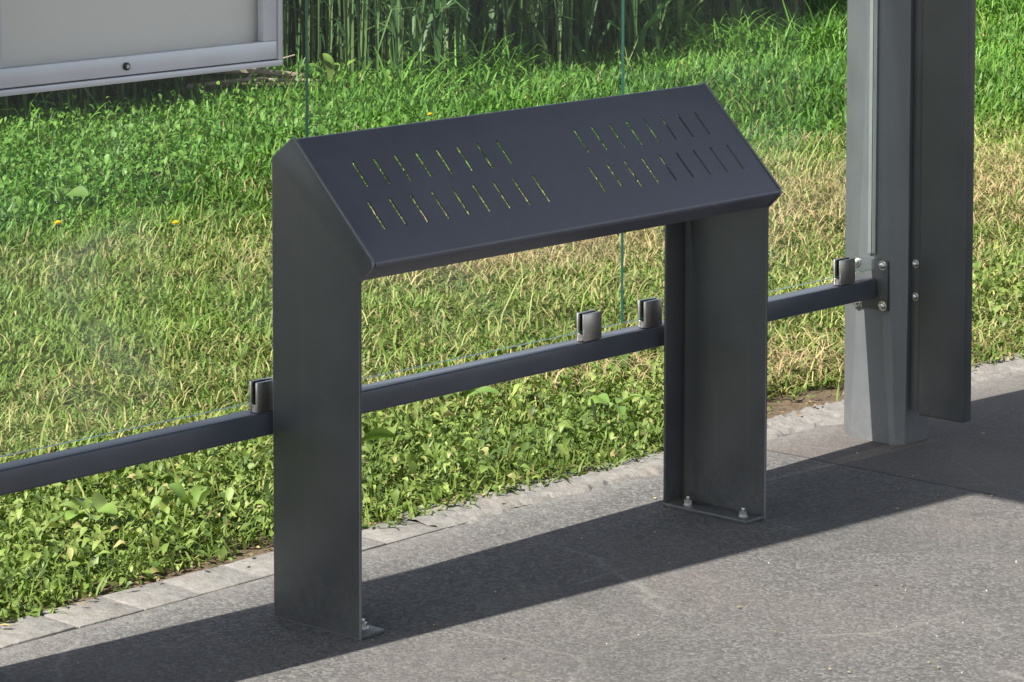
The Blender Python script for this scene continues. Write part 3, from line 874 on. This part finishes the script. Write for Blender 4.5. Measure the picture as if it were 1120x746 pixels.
plant('dock_plant', 'dock plant with broad upright pale leaves at the edge of the tall crop', 'plant', (5.12, 5.33, .02),
      [(2.4, 0.149, 0.062, 1.0, .8, LG2), (3.4, 0.136, 0.053, 1.25, .4, LG3), (4.6, 0.124, 0.050, .9, .9, LG2), (5.6, 0.143, 0.056, 1.2, .5, LG), (.6, 0.124, 0.050, 1.0, .6, LG2), (1.6, 0.149, 0.056, 1.3, .3, LG)])
plant('plantain', 'single broad plantain leaf in the weeds just right of the near bench leg', 'plant', (.80, .835, .055),
      [(5.3, .085, .042, .25, .2, LG), (3.0, .08, .04, .5, .5, LG2), (1.4, .08, .04, .6, .5, LG2)])
plant('bindweed', 'clump of light green heart leaves in weeds at the lower left corner', 'plant', (.10, .80, .05),
      [(a, .05, .042, .35, .4, c_) for a, c_ in ((.2, LG3), (1.2, LG), (2.3, LG3), (3.3, LG), (4.2, LG3), (5.2, LG))])
plant('bindweed', 'small clump of upright leaves beside the kerb left of the near leg', 'plant', (.27, .71, .045),
      [(a, .06, .032, .8, .5, c_) for a, c_ in ((.5, LG), (1.9, LG2), (3.6, LG), (5.0, LG3))])
plant('bindweed', 'broad leaf weed overhanging the kerb near the far bench leg', 'plant', (1.42, .69, .05),
      [(a, .062, .032, .3, .5, c_) for a, c_ in ((.3, LG), (1.5, LG2), (2.8, LG), (4.1, LG2), (5.3, LG))])
plant('thistle_rosette', 'pale rosette of long leaves under the rail between the bench legs', 'plant', (1.26, .98, .05),
      [(a, .085, .024, .4, .5, LG2) for a in (.1, .9, 1.7, 2.6, 3.5, 4.4, 5.3)])
plant('burdock', 'flat pale green broad leaf weed lying in the lawn far left', 'plant', (2.42, 3.70, .06),
      [(a, .09, .06, .3, .3, LG2) for a in (.4, 1.5, 2.7, 3.9, 5.1)])

def dandelion(loc, hgt, label):
    o = empty('dandelion', loc); tag(o, label, 'flower', 'yellow dandelions in the lawn')
    bm = bmesh.new(); tube(bm, [(0, 0, 0), (.004, .002, hgt * .5), (0, 0, hgt)], [.002, .0018, .0016], 6)
    me = mesh_obj('stem', bm, M_stem, o)
    bm = bmesh.new()
    for ring, (rr, zz, nn) in enumerate(((.0105, .004, 18), (.008, .007, 14), (.0045, .009, 9))):
        for i in range(nn):
            a = (i + ring * .4) / nn * 6.283
            c_, s_ = math.cos(a), math.sin(a); hw = .0015
            p = [bm.verts.new((.002 * c_ - hw * .5 * s_, .002 * s_ + hw * .5 * c_, hgt)), bm.verts.new((.002 * c_ + hw * .5 * s_, .002 * s_ - hw * .5 * c_, hgt)),
                 bm.verts.new((rr * c_ + hw * s_, rr * s_ - hw * c_, hgt + zz)), bm.verts.new((rr * c_ - hw * s_, rr * s_ + hw * c_, hgt + zz))]
            bm.faces.new(p)
    mesh_obj('flower_head', bm, M_petal, o, smooth=False)
t = NT('flower_stem'); M_stem = t.done(t.bsdf((.12, .18, .06), .6))
def gpos(px, py, z):
    d = fw + rt2 * (px - PX) / F - up2 * (py - PY) / F
    q = CP + d * (z - CP[2]) / d[2]
    return float(q[0]), float(q[1]), 0.0
dandelion(gpos(192, 241, .11), .10, 'yellow dandelion left of the bench at the border of green and dry grass')
dandelion(gpos(470, 123, .14), .13, 'yellow dandelion in the grass right behind the top edge of the bench')
dandelion(gpos(63, 241, .11), .10, 'yellow dandelion beside a pale broad leaf weed below the notice case')

def twig(name, label, segs, group):
    bm = bmesh.new()
    for pts, r0 in segs:
        tube(bm, pts, [r0 * (1 - .5 * i / (len(pts) - 1)) for i in range(len(pts))], 7)
    tag(mesh_obj(name, bm, M_wood), label, 'branch', group)
bx, by, bz = 4.84, 5.66, .02
twig('dead_branch', 'thick pale dead branch lying on bare soil under the tall crop', [([(bx - .30, by + .16, .05), (bx - .1, by + .06, .09), (bx + .13, by - .10, .07), (bx + .27, by - .18, .05)], .020),
      ([(bx - .1, by + .06, .09), (bx - .05, by + .16, .16), (bx + .1, by + .25, .2)], .009)], None)
twig('dead_branch', 'thin dead twig crossing the bare soil in front of the thicker branch', [([(bx - .28, by - .0, .03), (bx + .02, by - .12, .05), (bx + .26, by - .27, .04)], .011),
      ([(bx + .02, by - .12, .05), (bx + .12, by - .10, .10), (bx + .26, by - .14, .13)], .006)], None)
